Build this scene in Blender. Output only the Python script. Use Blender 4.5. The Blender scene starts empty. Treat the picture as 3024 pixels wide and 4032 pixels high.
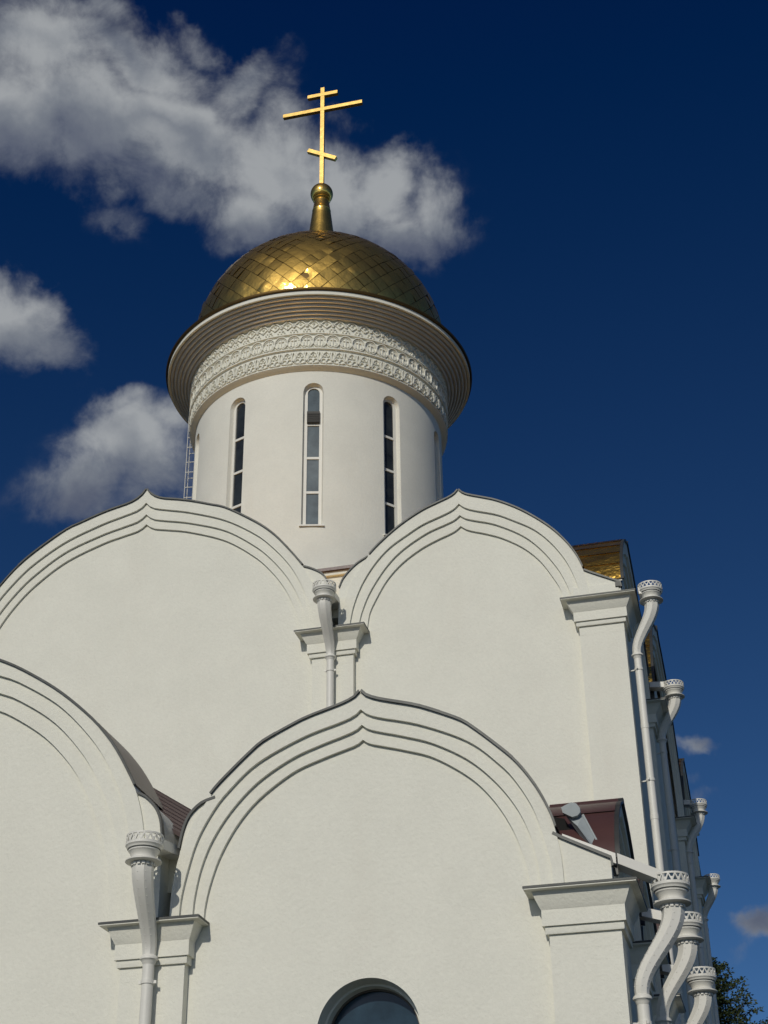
import bpy, bmesh, math, random
import numpy as np
from mathutils import Vector, Matrix, noise as mnoise

random.seed(7)
scene = bpy.context.scene
COL = scene.collection
R = math.radians
PI = math.pi

# ------------------------------------------------------------------ camera
cam_d = bpy.data.cameras.new("camera")
cam = bpy.data.objects.new("camera", cam_d)
COL.objects.link(cam)
cam_d.sensor_fit = 'VERTICAL'
cam_d.sensor_height = 24.0
cam_d.lens = 36.07
cam_d.clip_start = 0.1
cam_d.clip_end = 6000
_r, _u, _f = Vector((.970409, .241179, -.011796)), Vector((.133117, -.493575, .859455)), Vector((-.201461, .835593, .511075))
M = Matrix((( _r.x, _u.x, -_f.x, 2.3026), (_r.y, _u.y, -_f.y, -34.9787), (_r.z, _u.z, -_f.z, -18.7794), (0, 0, 0, 1)))
cam.matrix_world = M
scene.camera = cam
GZ = -20.4                                   # ground level

# ------------------------------------------------------------------ light
SUN_EL, SUN_AZ = R(28), R(4)                 # azimuth from the facade normal, towards the left
sv = Vector((-math.sin(SUN_AZ)*math.cos(SUN_EL), -math.cos(SUN_AZ)*math.cos(SUN_EL), math.sin(SUN_EL)))
sun_d = bpy.data.lights.new("sun", 'SUN')
sun_d.energy = 2.02
sun_d.angle = R(0.5)
sun_d.color = (1.0, .945, .84)
sun = bpy.data.objects.new("sun", sun_d)
COL.objects.link(sun)
sun.rotation_euler = (-sv).to_track_quat('-Z', 'Y').to_euler()
sun.location = (-20, -80, 60)

scene.view_settings.view_transform = 'Standard'
scene.view_settings.look = 'None'
scene.view_settings.exposure = 0.0
scene.view_settings.gamma = 1.0
scene.cycles.use_denoising = True
scene.cycles.max_bounces = 8
scene.cycles.sample_clamp_indirect = 6.0
scene.cycles.blur_glossy = 0.4

# ------------------------------------------------------------------ sky with clouds
CLOUD = [[-26.746,46.197,0.242,-0.058,-0.071,-0.516,0.8],[-22.189,46.383,0.247,-0.05,-0.09,-0.773,0.85],[-19.649,47.43,0.369,-0.091,-0.15,-1.127,0.55],[-27.101,43.902,0.354,-0.009,0.006,-0.52,1.0],[-23.864,44.089,0.243,-0.066,-0.092,-0.5,1.05],[-19.961,44.205,0.26,-0.086,-0.122,-0.534,1.0],[-21.157,42.459,0.244,-0.064,-0.154,-0.787,0.75],[-17.489,45.999,0.344,0.182,0.256,-0.773,0.72],[-15.949,43.157,0.268,-0.166,-0.221,-0.481,0.95],[-16.651,41.31,0.345,-0.053,-0.08,-0.659,0.8],[-18.306,40.216,0.755,0.047,0.07,-1.195,0.45],[-13.575,42.23,0.338,-0.066,-0.092,-0.591,0.9],[-11.416,42.723,0.449,0.132,0.154,-0.784,0.9],[-10.479,41.212,0.371,-0.011,-0.031,-0.747,0.95],[-8.817,41.653,0.646,-0.032,-0.038,-0.705,0.8],[-7.188,41.398,0.57,-0.748,-0.991,-0.99,0.3],[-22.517,40.991,0.483,-0.087,-0.169,-1.328,0.45],[-15.288,47.373,0.529,-0.103,-0.116,-1.036,0.38],[-24.554,42.203,0.585,-0.151,-0.208,-1.196,0.5],[-15.617,44.962,0.527,-0.214,-0.257,-0.971,0.5],[-24.422,47.824,0.308,-0.021,-0.013,-1.282,0.6],[-25.766,36.718,0.479,-0.019,-0.02,-0.707,1.0],[-24.464,36.15,0.625,-0.147,-0.208,-0.97,0.8],[-27.148,36.663,0.477,0.074,0.085,-0.544,1.0],[-20.997,32.896,0.373,0.098,0.131,-0.519,1.05],[-19.907,32.132,0.447,0.032,0.031,-0.488,0.95],[-22.37,31.232,0.357,0.167,0.315,-0.669,0.9],[-23.815,30.735,0.656,-0.151,-0.246,-0.962,0.55],[-19.351,34.052,0.813,0.055,0.055,-0.836,0.8],[-21.648,34.366,0.596,0.224,0.444,-1.235,0.7],[-1.309,21.689,1.203,-0.039,-0.018,-2.168,0.775],[-1.639,20.068,1.355,-0.614,-0.808,-1.562,0.403],[-1.12,19.364,1.501,-0.17,-0.198,-2.042,0.434],[-0.144,15.343,1.29,-0.157,-0.126,-1.416,1.085],[-0.805,14.534,1.45,-0.658,-0.486,-0.957,0.465],[-1.031,16.289,1.743,-0.198,-0.18,-2.097,0.31],[-12.991,45.018,0.583,-0.261,-0.342,-1.154,0.35]]

world = bpy.data.worlds.new("World")
scene.world = world
world.use_nodes = True
wt = world.node_tree
wt.nodes.clear()

def nd(t, kind, **kw):
    n = t.nodes.new(kind)
    for k, v in kw.items():
        setattr(n, k, v)
    return n

def mth(t, op, a, b=None, c=None, clamp=False):
    n = t.nodes.new('ShaderNodeMath')
    n.operation = op
    n.use_clamp = clamp
    for i, x in enumerate((a, b, c)):
        if x is None:
            continue
        if isinstance(x, (int, float)):
            n.inputs[i].default_value = x
        else:
            t.links.new(x, n.inputs[i])
    return n.outputs[0]

def ramp(t, src, stops):
    n = t.nodes.new('ShaderNodeValToRGB')
    while len(n.color_ramp.elements) < len(stops):
        n.color_ramp.elements.new(0.5)
    for e, (p, c) in zip(n.color_ramp.elements, stops):
        e.position = p
        e.color = (*c, 1) if len(c) == 3 else c
    t.links.new(src, n.inputs[0])
    return n.outputs[0]

def build_world():
    t = wt
    L = t.links.new
    sky = nd(t, 'ShaderNodeTexSky', sky_type='NISHITA')
    sky.sun_disc = False
    sky.sun_elevation = SUN_EL
    sky.sun_rotation = PI + SUN_AZ
    sky.altitude = 3500
    sky.air_density = 0.8
    sky.dust_density = 0.8
    sky.ozone_density = 4.0
    hs = nd(t, 'ShaderNodeHueSaturation')
    hs.inputs['Hue'].default_value = 0.5
    hs.inputs['Saturation'].default_value = 1.12
    L(sky.outputs[0], hs.inputs['Color'])
    ma = nd(t, 'ShaderNodeVectorMath', operation='MULTIPLY_ADD')      # the deep, polarised blue of the photograph's sky
    L(hs.outputs[0], ma.inputs[0]); ma.inputs[1].default_value = (1.35, 1.29, 1.17); ma.inputs[2].default_value = (-.234, -.410, -.42)
    mx = nd(t, 'ShaderNodeVectorMath', operation='MAXIMUM')
    L(ma.outputs[0], mx.inputs[0]); mx.inputs[1].default_value = (.010, .22, 1.0)
    bg = nd(t, 'ShaderNodeBackground')
    bg.inputs[1].default_value = 0.05
    L(mx.outputs[0], bg.inputs[0])
    tc = nd(t, 'ShaderNodeTexCoord')
    dirv = tc.outputs['Generated']
    # wispy distortion of the direction
    def fbm(scale, detail, rough, vec=dirv, dist=0.0):
        n = nd(t, 'ShaderNodeTexNoise')
        n.inputs['Scale'].default_value = scale
        n.inputs['Detail'].default_value = detail
        n.inputs['Roughness'].default_value = rough
        n.inputs['Distortion'].default_value = dist
        L(vec, n.inputs['Vector'])
        return n
    warp = fbm(16, 5, .55)
    w1 = nd(t, 'ShaderNodeVectorMath', operation='SUBTRACT')
    L(warp.outputs['Color'], w1.inputs[0]); w1.inputs[1].default_value = (.5, .5, .5)
    w2 = nd(t, 'ShaderNodeVectorMath', operation='MULTIPLY_ADD')
    L(w1.outputs[0], w2.inputs[0]); w2.inputs[1].default_value = (.062, .062, .062); L(dirv, w2.inputs[2])
    wn = nd(t, 'ShaderNodeVectorMath', operation='NORMALIZE')
    L(w2.outputs[0], wn.inputs[0])
    def field(vec):
        s = nd(t, 'ShaderNodeSeparateXYZ'); L(vec, s.inputs[0])
        az = mth(t, 'MULTIPLY', mth(t, 'ARCTAN2', s.outputs[0], s.outputs[1]), 57.29578*.857)
        el = mth(t, 'MULTIPLY', mth(t, 'ARCSINE', s.outputs[2]), 57.29578)
        tot = None
        for (a, e, m00, m01, m10, m11, w) in CLOUD:
            da = mth(t, 'SUBTRACT', az, a); de = mth(t, 'SUBTRACT', el, e)
            p = mth(t, 'MULTIPLY_ADD', de, m01, mth(t, 'MULTIPLY', da, m00))
            q = mth(t, 'MULTIPLY_ADD', de, m11, mth(t, 'MULTIPLY', da, m10))
            d2 = mth(t, 'MULTIPLY_ADD', p, p, mth(t, 'MULTIPLY', q, q))
            g = mth(t, 'MULTIPLY', mth(t, 'EXPONENT', mth(t, 'MULTIPLY', d2, -1.0)), w*1.12)
            tot = g if tot is None else mth(t, 'SMOOTH_MAX', tot, g, 0.25)
        return tot
    f0 = field(wn.outputs[0])
    # scattered clouds added in the unseen sky behind the camera, for the dome to reflect
    big = fbm(2.6, 4, .6)
    sepd = nd(t, 'ShaderNodeSeparateXYZ'); L(dirv, sepd.inputs[0])
    back = mth(t, 'MULTIPLY_ADD', sepd.outputs[1], -1.6, -0.1, clamp=True)
    other = mth(t, 'MULTIPLY', mth(t, 'MULTIPLY_ADD', big.outputs[0], 5.0, -2.75, clamp=True), back)
    f = mth(t, 'MAXIMUM', mth(t, 'MULTIPLY', mth(t, 'MAXIMUM', mth(t, 'SUBTRACT', f0, 0.14), 0.0), 1.28), other)
    det = fbm(21, 12, .64, dist=.25)
    fine = mth(t, 'MULTIPLY_ADD', det.outputs[0], 1.0, -0.5)
    dens = mth(t, 'MULTIPLY_ADD', fine, 1.45, f)
    alpha = nd(t, 'ShaderNodeMapRange', interpolation_type='SMOOTHSTEP')
    alpha.inputs['From Min'].default_value = 0.16
    alpha.inputs['From Max'].default_value = 1.10
    L(dens, alpha.inputs['Value'])
    gate = mth(t, 'MULTIPLY', alpha.outputs[0], mth(t, 'MULTIPLY_ADD', f, 4.0, -0.25, clamp=True))
    # light and dark parts of the clouds
    lit = fbm(11, 6, .5)
    sh = mth(t, 'MULTIPLY_ADD', lit.outputs[0], 1.15, 0.04)
    sh = mth(t, 'MULTIPLY_ADD', dens, 0.36, sh)
    # undersides are greyer: compare the field with the field a little lower down
    low = nd(t, 'ShaderNodeVectorMath', operation='ADD')
    L(wn.outputs[0], low.inputs[0]); low.inputs[1].default_value = (0, 0, -.03)
    ln = nd(t, 'ShaderNodeVectorMath', operation='NORMALIZE'); L(low.outputs[0], ln.inputs[0])
    fl = field(ln.outputs[0])
    sh = mth(t, 'ADD', sh, mth(t, 'MULTIPLY', mth(t, 'SUBTRACT', fl, f0), 0.8))
    colr = ramp(t, sh, [(0.0, (.050, .066, .125)), (0.35, (.105, .122, .170)), (0.65, (.185, .205, .240)), (1.0, (.345, .362, .378))])
    cb = nd(t, 'ShaderNodeBackground')
    sunward = mth(t, 'MULTIPLY_ADD', sepd.outputs[1], -1.0, -0.1, clamp=True)
    L(mth(t, 'MULTIPLY_ADD', sunward, 0.4, 1.0), cb.inputs[1])
    # unseen patchy glow added round the sun to brighten the dome's reflections
    dt = nd(t, 'ShaderNodeVectorMath', operation='DOT_PRODUCT')
    L(dirv, dt.inputs[0]); dt.inputs[1].default_value = tuple(sv)
    ang = mth(t, 'SUBTRACT', 1.0, dt.outputs['Value'])
    glow = mth(t, 'MULTIPLY', mth(t, 'EXPONENT', mth(t, 'MULTIPLY', ang, -17.0)), 2.1)
    patch = mth(t, 'MULTIPLY_ADD', fbm(7.0, 6, .6).outputs[0], 6.5, -3.0, clamp=True)
    glow = mth(t, 'MULTIPLY', glow, mth(t, 'MULTIPLY_ADD', patch, .85, .15))
    gb = nd(t, 'ShaderNodeBackground'); gb.inputs[0].default_value = (1, .95, .86, 1)
    L(glow, gb.inputs[1])
    addg = nd(t, 'ShaderNodeAddShader')
    L(colr, cb.inputs[0])
    mix = nd(t, 'ShaderNodeMixShader')
    L(mth(t, 'MULTIPLY', gate, 0.97), mix.inputs[0]); L(bg.outputs[0], mix.inputs[1]); L(cb.outputs[0], mix.inputs[2])
    out = nd(t, 'ShaderNodeOutputWorld')
    L(mix.outputs[0], addg.inputs[0]); L(gb.outputs[0], addg.inputs[1])
    L(addg.outputs[0], out.inputs[0])
build_world()

# ------------------------------------------------------------------ materials
def material(name, rgb, rough=.6, metal=0.0, mottle=0.0, mscale=1.2, bump=0.0, bscale=40.0, spec=.4, rvar=0.0, stain=0.0, stain_rgb=(.5, .46, .4), grain=0):
    m = bpy.data.materials.new(name)
    m.use_nodes = True
    t = m.node_tree
    b = t.nodes['Principled BSDF']
    b.inputs['Base Color'].default_value = (*rgb, 1)
    b.inputs['Roughness'].default_value = rough
    b.inputs['Metallic'].default_value = metal
    b.inputs['Specular IOR Level'].default_value = spec
    tc = t.nodes.new('ShaderNodeTexCoord')
    def nz(scale, detail=5, rough_=.55, stretch=None):
        n = t.nodes.new('ShaderNodeTexNoise')
        n.inputs['Scale'].default_value = scale
        n.inputs['Detail'].default_value = detail
        n.inputs['Roughness'].default_value = rough_
        src = tc.outputs['Object']
        if stretch:
            mp = t.nodes.new('ShaderNodeMapping')
            mp.inputs['Scale'].default_value = stretch
            t.links.new(src, mp.inputs[0]); src = mp.outputs[0]
        t.links.new(src, n.inputs['Vector'])
        return n.outputs[0]
    if mottle:
        v = nz(mscale, 6, .6)
        c = ramp(t, v, [(.3, tuple(x*(1-mottle) for x in rgb)), (.7, tuple(min(1, x*(1+mottle*.6)) for x in rgb))])
        if stain:
            s = mth(t, 'MULTIPLY', mth(t, 'MULTIPLY_ADD', nz(.55, 7, .62, (1, 1, .28)), 5.0, -2.75, clamp=True), stain)
            mx = t.nodes.new('ShaderNodeMix'); mx.data_type = 'RGBA'
            t.links.new(s, mx.inputs['Factor']); t.links.new(c, mx.inputs['A']); mx.inputs['B'].default_value = (*stain_rgb, 1)
            c = mx.outputs['Result']
        if grain:
            gq = mth(t, 'MULTIPLY_ADD', nz(grain, 3, .7), .13, .935)
            gm = t.nodes.new('ShaderNodeMix'); gm.data_type = 'RGBA'; gm.blend_type = 'MULTIPLY'; gm.inputs['Factor'].default_value = 1
            cg = t.nodes.new('ShaderNodeCombineColor')
            for i_ in range(3): t.links.new(gq, cg.inputs[i_])
            t.links.new(c, gm.inputs['A']); t.links.new(cg.outputs[0], gm.inputs['B'])
            c = gm.outputs['Result']
        t.links.new(c, b.inputs['Base Color'])
    if rvar:
        t.links.new(mth(t, 'MULTIPLY_ADD', nz(mscale*3), rvar, rough-rvar*.5), b.inputs['Roughness'])
    if bump:
        bp = t.nodes.new('ShaderNodeBump')
        bp.inputs['Strength'].default_value = 1.0
        bp.inputs['Distance'].default_value = bump
        t.links.new(nz(bscale, 4, .6), bp.inputs['Height'])
        t.links.new(bp.outputs[0], b.inputs['Normal'])
    return m

PL = material('white_plaster', (.785, .775, .68), .85, mottle=.035, mscale=.9, bump=.010, bscale=16, spec=.2, stain=.34, stain_rgb=(.70, .665, .57), grain=11)
PLD = material('drum_plaster', (.785, .772, .685), .85, mottle=.05, mscale=.7, bump=.010, bscale=16, spec=.2, stain=.45, stain_rgb=(.70, .655, .555), grain=11)
PAINT = material('white_painted_metal', (.745, .73, .665), .48, mottle=.04, mscale=3, spec=.5)
FLASH = material('grey_flashing', (.075, .078, .075), .5, metal=.5, mottle=.2, mscale=4)
GOLD = material('gilded_metal', (.95, .62, .155), .09, metal=1.0, mottle=.10, mscale=2.0, bump=.030, bscale=1.5, rvar=.05)
GOLDR = material('gilded_roof', (.90, .54, .11), .17, metal=1.0, mottle=.25, mscale=1.5, bump=.16, bscale=1.2, rvar=.12)
GOLDX = material('gilded_cross', (.84, .57, .18), .26, metal=1.0, mottle=.25, mscale=5, bump=.003, bscale=6)
def gild(m, k, rough2):
    t = m.node_tree
    b = t.nodes['Principled BSDF']
    g2 = t.nodes.new('ShaderNodeBsdfAnisotropic')
    g2.inputs['Roughness'].default_value = rough2
    src = b.inputs['Base Color'].links[0].from_socket
    t.links.new(src, g2.inputs['Color'])
    if b.inputs['Normal'].links: t.links.new(b.inputs['Normal'].links[0].from_socket, g2.inputs['Normal'])
    mx = t.nodes.new('ShaderNodeMixShader'); mx.inputs[0].default_value = k
    t.links.new(b.outputs[0], mx.inputs[1]); t.links.new(g2.outputs[0], mx.inputs[2])
    out = next(n for n in t.nodes if n.type == 'OUTPUT_MATERIAL')
    t.links.new(mx.outputs[0], out.inputs['Surface'])
GOLDM = material('darkened_gilded_roof', (.66, .37, .085), .4, metal=1.0, mottle=.3, mscale=1.2, bump=.06, bscale=1.4)  # gilding darkened to control the gold bounce light on the cornice
gild(GOLD, .27, .5); gild(GOLDR, .25, .5); gild(GOLDX, .35, .5)
CORN = material('cornice_sheet', (.66, .63, .565), .36, metal=.22, mottle=.08, mscale=2, bump=.004, bscale=5)
SEAM = material('dark_seam', (.10, .062, .02), .5, metal=.8)
BROWN = material('brown_roof_metal', (.085, .040, .036), .38, mottle=.12, mscale=2, spec=.5, bump=.004, bscale=6)
BROWND = material('ribbed_roof_metal', (.05, .027, .026), .5, mottle=.15, mscale=2, spec=.3)
GLASS = material('window_glass', (.030, .035, .036), .06, mottle=.5, mscale=1.5, spec=.6)
GLASSB = material('blue_window_glass', (.026, .055, .080), .12, mottle=.45, mscale=1.6, spec=.35)
GLASSL = material('painted_reflection_glass', (.105, .135, .145), .07, mottle=.35, mscale=2.2, spec=1.0)  # lightened copy of the window glass: a cloud reflection put into the colour
FRAMEB = material('dark_window_frame', (.10, .085, .065), .5)
GREYB = material('grey_louvre', (.06, .058, .052), .6, mottle=.1)
ZINC = material('pale_zinc', (.37, .41, .42), .7, metal=0, mottle=.12, mscale=4, spec=.25)
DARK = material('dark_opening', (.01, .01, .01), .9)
BARK = material('bark', (.09, .065, .045), .9, mottle=.3, mscale=6)
def leafmat(n, a, b_):
    m = material(n, a, .6, spec=.3)
    t = m.node_tree
    oi = t.nodes.new('ShaderNodeNewGeometry')
    c = ramp(t, oi.outputs['Random Per Island'], [(0, a), (1, b_)])
    t.links.new(c, t.nodes['Principled BSDF'].inputs['Base Color'])
    return m
LEAF = leafmat('needles', (.014, .028, .012), (.062, .080, .024))
GRASS = material('ground_cover', (.036, .038, .027), .95, mottle=.35, mscale=.15, bump=.02, bscale=8)

# ------------------------------------------------------------------ mesh builder
class MB:
    def __init__(s):
        s.v = []; s.f = []; s.m = []
    def vert(s, p):
        s.v.append(tuple(p)); return len(s.v)-1
    def face(s, pts, m=0):
        i = len(s.v); s.v.extend(tuple(p) for p in pts)
        s.f.append(tuple(range(i, i+len(pts)))); s.m.append(m)
    def strip(s, A, B, m=0, closed=False):
        i = len(s.v); n = len(A)
        s.v.extend(tuple(p) for p in A); s.v.extend(tuple(p) for p in B)
        for k in range(n if closed else n-1):
            k2 = (k+1) % n
            s.f.append((i+k, i+k2, i+n+k2, i+n+k)); s.m.append(m)
    def rings(s, rs, closed=True, m=0, cap0=False, cap1=False):
        i = len(s.v); n = len(rs[0])
        for r_ in rs:
            s.v.extend(tuple(p) for p in r_)
        for a in range(len(rs)-1):
            for k in range(n if closed else n-1):
                k2 = (k+1) % n
                s.f.append((i+a*n+k, i+a*n+k2, i+(a+1)*n+k2, i+(a+1)*n+k)); s.m.append(m)
        if cap0: s.f.append(tuple(range(i, i+n))); s.m.append(m)
        if cap1: s.f.append(tuple(range(i+(len(rs)-1)*n, i+len(rs)*n))); s.m.append(m)
    def box(s, a, b, m=0):
        x0, y0, z0 = a; x1, y1, z1 = b
        s.rings([[(x0, y0, z0), (x1, y0, z0), (x1, y1, z0), (x0, y1, z0)], [(x0, y0, z1), (x1, y0, z1), (x1, y1, z1), (x0, y1, z1)]], True, m, True, True)
    def lathe(s, c, prof, n=32, m=0, cap0=False, cap1=False):
        s.rings([[(c[0]+r_*math.cos(2*PI*k/n), c[1]+r_*math.sin(2*PI*k/n), c[2]+z) for k in range(n)] for r_, z in prof], True, m, cap0, cap1)
    def tube(s, pts, r_, n=8, m=0):
        pts = [Vector(p) for p in pts]
        rs = []
        for i, p in enumerate(pts):
            d = (pts[min(i+1, len(pts)-1)]-pts[max(i-1, 0)]).normalized()
            a = d.cross(Vector((0, 0, 1)))
            if a.length < 1e-3: a = d.cross(Vector((1, 0, 0)))
            a.normalize(); b = a.cross(d)
            rr = r_[i] if isinstance(r_, (list, tuple)) else r_
            rs.append([p+a*rr*math.cos(2*PI*k/n)+b*rr*math.sin(2*PI*k/n) for k in range(n)])
        s.rings(rs, True, m, True, True)
    def bar(s, p, q, w, h, up=(0, 0, 1), m=0):
        p = Vector(p); q = Vector(q); d = (q-p).normalized(); a = d.cross(Vector(up)).normalized(); b = a.cross(d)
        o = [a*w/2+b*h/2, -a*w/2+b*h/2, -a*w/2-b*h/2, a*w/2-b*h/2]
        s.rings([[p+x for x in o], [q+x for x in o]], True, m, True, True)
    def build(s, name, mats, parent=None, smooth=35, merge=True, recalc=True):
        me = bpy.data.meshes.new(name)
        me.from_pydata(s.v, [], s.f)
        if not isinstance(mats, (list, tuple)): mats = [mats]
        for m in mats: me.materials.append(m)
        if len(mats) > 1: me.polygons.foreach_set('material_index', s.m)
        bm = bmesh.new(); bm.from_mesh(me)
        if merge: bmesh.ops.remove_doubles(bm, verts=bm.verts, dist=1e-4)
        if recalc: bmesh.ops.recalc_face_normals(bm, faces=bm.faces)
        bm.to_mesh(me); bm.free()
        if smooth:
            me.polygons.foreach_set('use_smooth', [True]*len(me.polygons))
            me.set_sharp_from_angle(angle=R(smooth))
        return link(name, me, parent)

ORG = {}
def link(name, me, parent):
    o = bpy.data.objects.new(name, me)
    COL.objects.link(o)
    if parent:
        o.parent = parent
        if parent.type == 'EMPTY':
            o.matrix_parent_inverse = Matrix.Translation(-ORG[parent.name])
    else:
        ORG[o.name] = Vector((0, 0, 0))
    return o

def thing(name, label, cat, loc, group=None):
    o = bpy.data.objects.new(name, None)
    COL.objects.link(o)
    o.location = loc; o.empty_display_size = .5
    o['label'] = label; o['category'] = cat
    if group: o['group'] = group
    ORG[o.name] = Vector(loc)
    return o

def fill(loops, T):
    """planar polygon with holes in (u, z), mapped to space by T"""
    bm = bmesh.new(); E_ = []
    for lp in loops:
        vs = [bm.verts.new((u, z, 0)) for u, z in lp]
        for i in range(len(vs)): E_.append(bm.edges.new((vs[i], vs[(i+1) % len(vs)])))
    bmesh.ops.triangle_fill(bm, use_beauty=True, use_dissolve=False, edges=E_)
    out = [[T(v.co.x, v.co.y) for v in f.verts] for f in bm.faces]
    bm.free()
    return out

# ------------------------------------------------------------------ ground
g = MB(); g.face([(-2500, -2500, GZ), (2500, -2500, GZ), (2500, 2500, GZ), (-2500, 2500, GZ)])
go = g.build('ground', GRASS); go['kind'] = 'structure'

# ------------------------------------------------------------------ church
church = thing('church', 'white plastered church with stepped keel arches, a tall drum and a golden dome', 'church', (-13, 7, GZ))

def spline(pts, n=48):
    P = np.array(pts, float)
    P = np.vstack([2*P[0]-P[1], P, 2*P[-1]-P[-2]])
    out = []
    for i in range(1, len(P)-2):
        p0, p1, p2, p3 = P[i-1], P[i], P[i+1], P[i+2]
        for t in np.linspace(0, 1, 12, endpoint=False):
            out.append(.5*((2*p1)+(-p0+p2)*t+(2*p0-5*p1+4*p2-p3)*t*t+(-p0+3*p1-3*p2+p3)*t**3))
    out.append(P[-2]); out = np.array(out)
    s_ = np.r_[0, np.cumsum(np.hypot(*np.diff(out, axis=0).T))]
    q = np.linspace(0, s_[-1], n)
    return np.stack([np.interp(q, s_, out[:, 0]), np.interp(q, s_, out[:, 1])], 1)

S_CURVES = [
 [(0,3.80),(.11,3.68),(.28,3.59),(.6,3.47),(1.0,3.31),(1.5,3.02),(1.95,2.68),(2.4,2.26),(2.75,1.82),(3.0,1.38),(3.16,.92),(3.25,.42),(3.28,0)],
 [(0,3.38),(.15,3.24),(.4,3.12),(1.0,2.90),(1.42,2.66),(1.96,2.30),(2.38,1.84),(2.72,1.28),(2.93,.72),(3.03,.24),(3.06,0)],
 [(0,3.06),(.15,2.94),(.4,2.84),(.96,2.63),(1.64,2.20),(2.1,1.72),(2.50,1.09),(2.72,.55),(2.80,.21),(2.82,0)],
 [(0,2.76),(.15,2.64),(.35,2.55),(.7,2.42),(1.14,2.21),(1.65,1.85),(2.06,1.40),(2.38,.84),(2.53,.5),(2.59,.15),(2.60,0)]]
C_CURVES = [
 [(0,5.27),(.12,5.10),(.27,4.98),(.52,4.87),(.99,4.76),(1.35,4.66),(1.95,4.45),(2.43,4.26),(3.30,3.68),(3.80,3.25),(4.21,2.77),(4.72,2.06),(5.09,1.31),(5.22,.83),(5.28,0)],
 [(0,4.83),(.13,4.69),(.3,4.60),(.7,4.49),(1.35,4.31),(2.4,3.90),(3.31,3.31),(3.85,2.79),(4.35,2.15),(4.71,1.45),(4.93,.82),(5.04,.31),(5.06,0)],
 [(0,4.48),(.13,4.36),(.3,4.27),(.7,4.17),(1.35,4.00),(2.4,3.60),(3.28,2.98),(3.80,2.46),(4.27,1.82),(4.60,1.15),(4.78,.55),(4.85,0)],
 [(0,4.19),(.13,4.08),(.3,4.00),(.7,3.91),(1.35,3.74),(2.4,3.31),(3.25,2.69),(3.76,2.15),(4.17,1.55),(4.45,.92),(4.60,.36),(4.64,0)]]
LS_CURVES = [
 [(0,3.76),(.1,3.66),(.3,3.57),(.6,3.48),(.88,3.40),(1.15,3.30),(1.7,3.04),(1.92,2.88),(2.25,2.58),(2.59,2.24),(2.85,1.88),(3.05,1.50),(3.2,1.08),(3.29,.55),(3.31,0)],
 [(0,3.43),(.12,3.33),(.35,3.24),(1.05,3.03),(1.86,2.64),(2.37,2.18),(2.63,1.85),(2.88,1.38),(3.02,.90),(3.12,.4),(3.14,0)],
 [(0,3.17),(.12,3.08),(.35,3.00),(.75,2.88),(1.26,2.69),(1.85,2.33),(2.30,1.88),(2.62,1.40),(2.81,.92),(2.91,.4),(2.93,0)],
 [(0,2.92),(.12,2.84),(.35,2.77),(.75,2.65),(1.25,2.46),(1.84,2.05),(2.22,1.62),(2.50,1.12),(2.66,.65),(2.74,.25),(2.75,0)]]
LC_CURVES = [
 [(0,6.25),(.13,6.06),(.3,5.95),(.6,5.83),(1.2,5.62),(2.09,5.23),(2.65,4.93),(3.39,4.43),(4.05,3.85),(4.40,3.45),(4.61,3.15),(4.83,2.77),(5.05,2.33),(5.22,1.7),(5.31,.9),(5.34,0)],
 [(0,5.84),(.13,5.68),(.3,5.58),(.8,5.42),(2.12,4.93),(2.61,4.70),(3.4,4.17),(4.07,3.48),(4.5,2.85),(4.82,2.15),(5.02,1.3),(5.08,.6),(5.1,0)],
 [(0,5.50),(.13,5.36),(.3,5.27),(.8,5.12),(2.05,4.63),(2.55,4.40),(3.3,3.88),(3.92,3.2),(4.32,2.55),(4.62,1.85),(4.80,1.1),(4.86,.5),(4.88,0)],
 [(0,5.18),(.13,5.05),(.3,4.97),(.8,4.83),(1.95,4.35),(2.45,4.1),(3.15,3.6),(3.74,2.95),(4.12,2.3),(4.42,1.6),(4.58,.95),(4.63,.4),(4.65,0)]]
def scaled(cs, a, b): return [[(u*a, z*b) for u, z in c] for c in cs]
SH_S = [(2.53,2.13),(2.8,1.98),(3.0,1.81),(3.21,1.56),(3.32,1.30),(3.35,1.05),(3.36,.5),(3.36,0)]
SH_C = [(4.70,2.09),(4.95,1.98),(5.22,1.80),(5.35,1.60),(5.40,1.35),(5.41,.9),(5.41,.5),(5.41,0)]
SH_LS = [(2.59,2.08),(2.84,2.00),(3.03,1.82),(3.13,1.58),(3.19,1.25),(3.25,.85),(3.28,.4),(3.30,0)]
SH_LC = [(5.06,2.31),(5.20,2.24),(5.38,2.05),(5.50,1.8),(5.55,1.5),(5.57,1.1),(5.58,.6),(5.58,0)]
SH_K = [(3.165,.90),(3.3,.82),(3.6,.66),(4.06,.42),(4.065,.30),(4.065,.2),(4.065,.1),(4.065,0)]
def sh_scaled(s_, a, b): return [(u*a, z*b) for u, z in s_]

SH_V = [(3.17,.88),(3.24,.83),(3.31,.72),(3.35,.55),(3.36,.42),(3.36,.3),(3.36,.15),(3.36,0)]
SH_CV = [(5.22,.86),(5.30,.81),(5.36,.72),(5.40,.55),(5.41,.42),(5.41,.3),(5.41,.15),(5.41,0)]
STEP = 0.068
def front(Y0): return lambda u, d, z: (u, Y0+d, z)
def side(X0, skew=0.0): return lambda u, d, z: (X0+skew*u-d, u, z)

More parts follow.
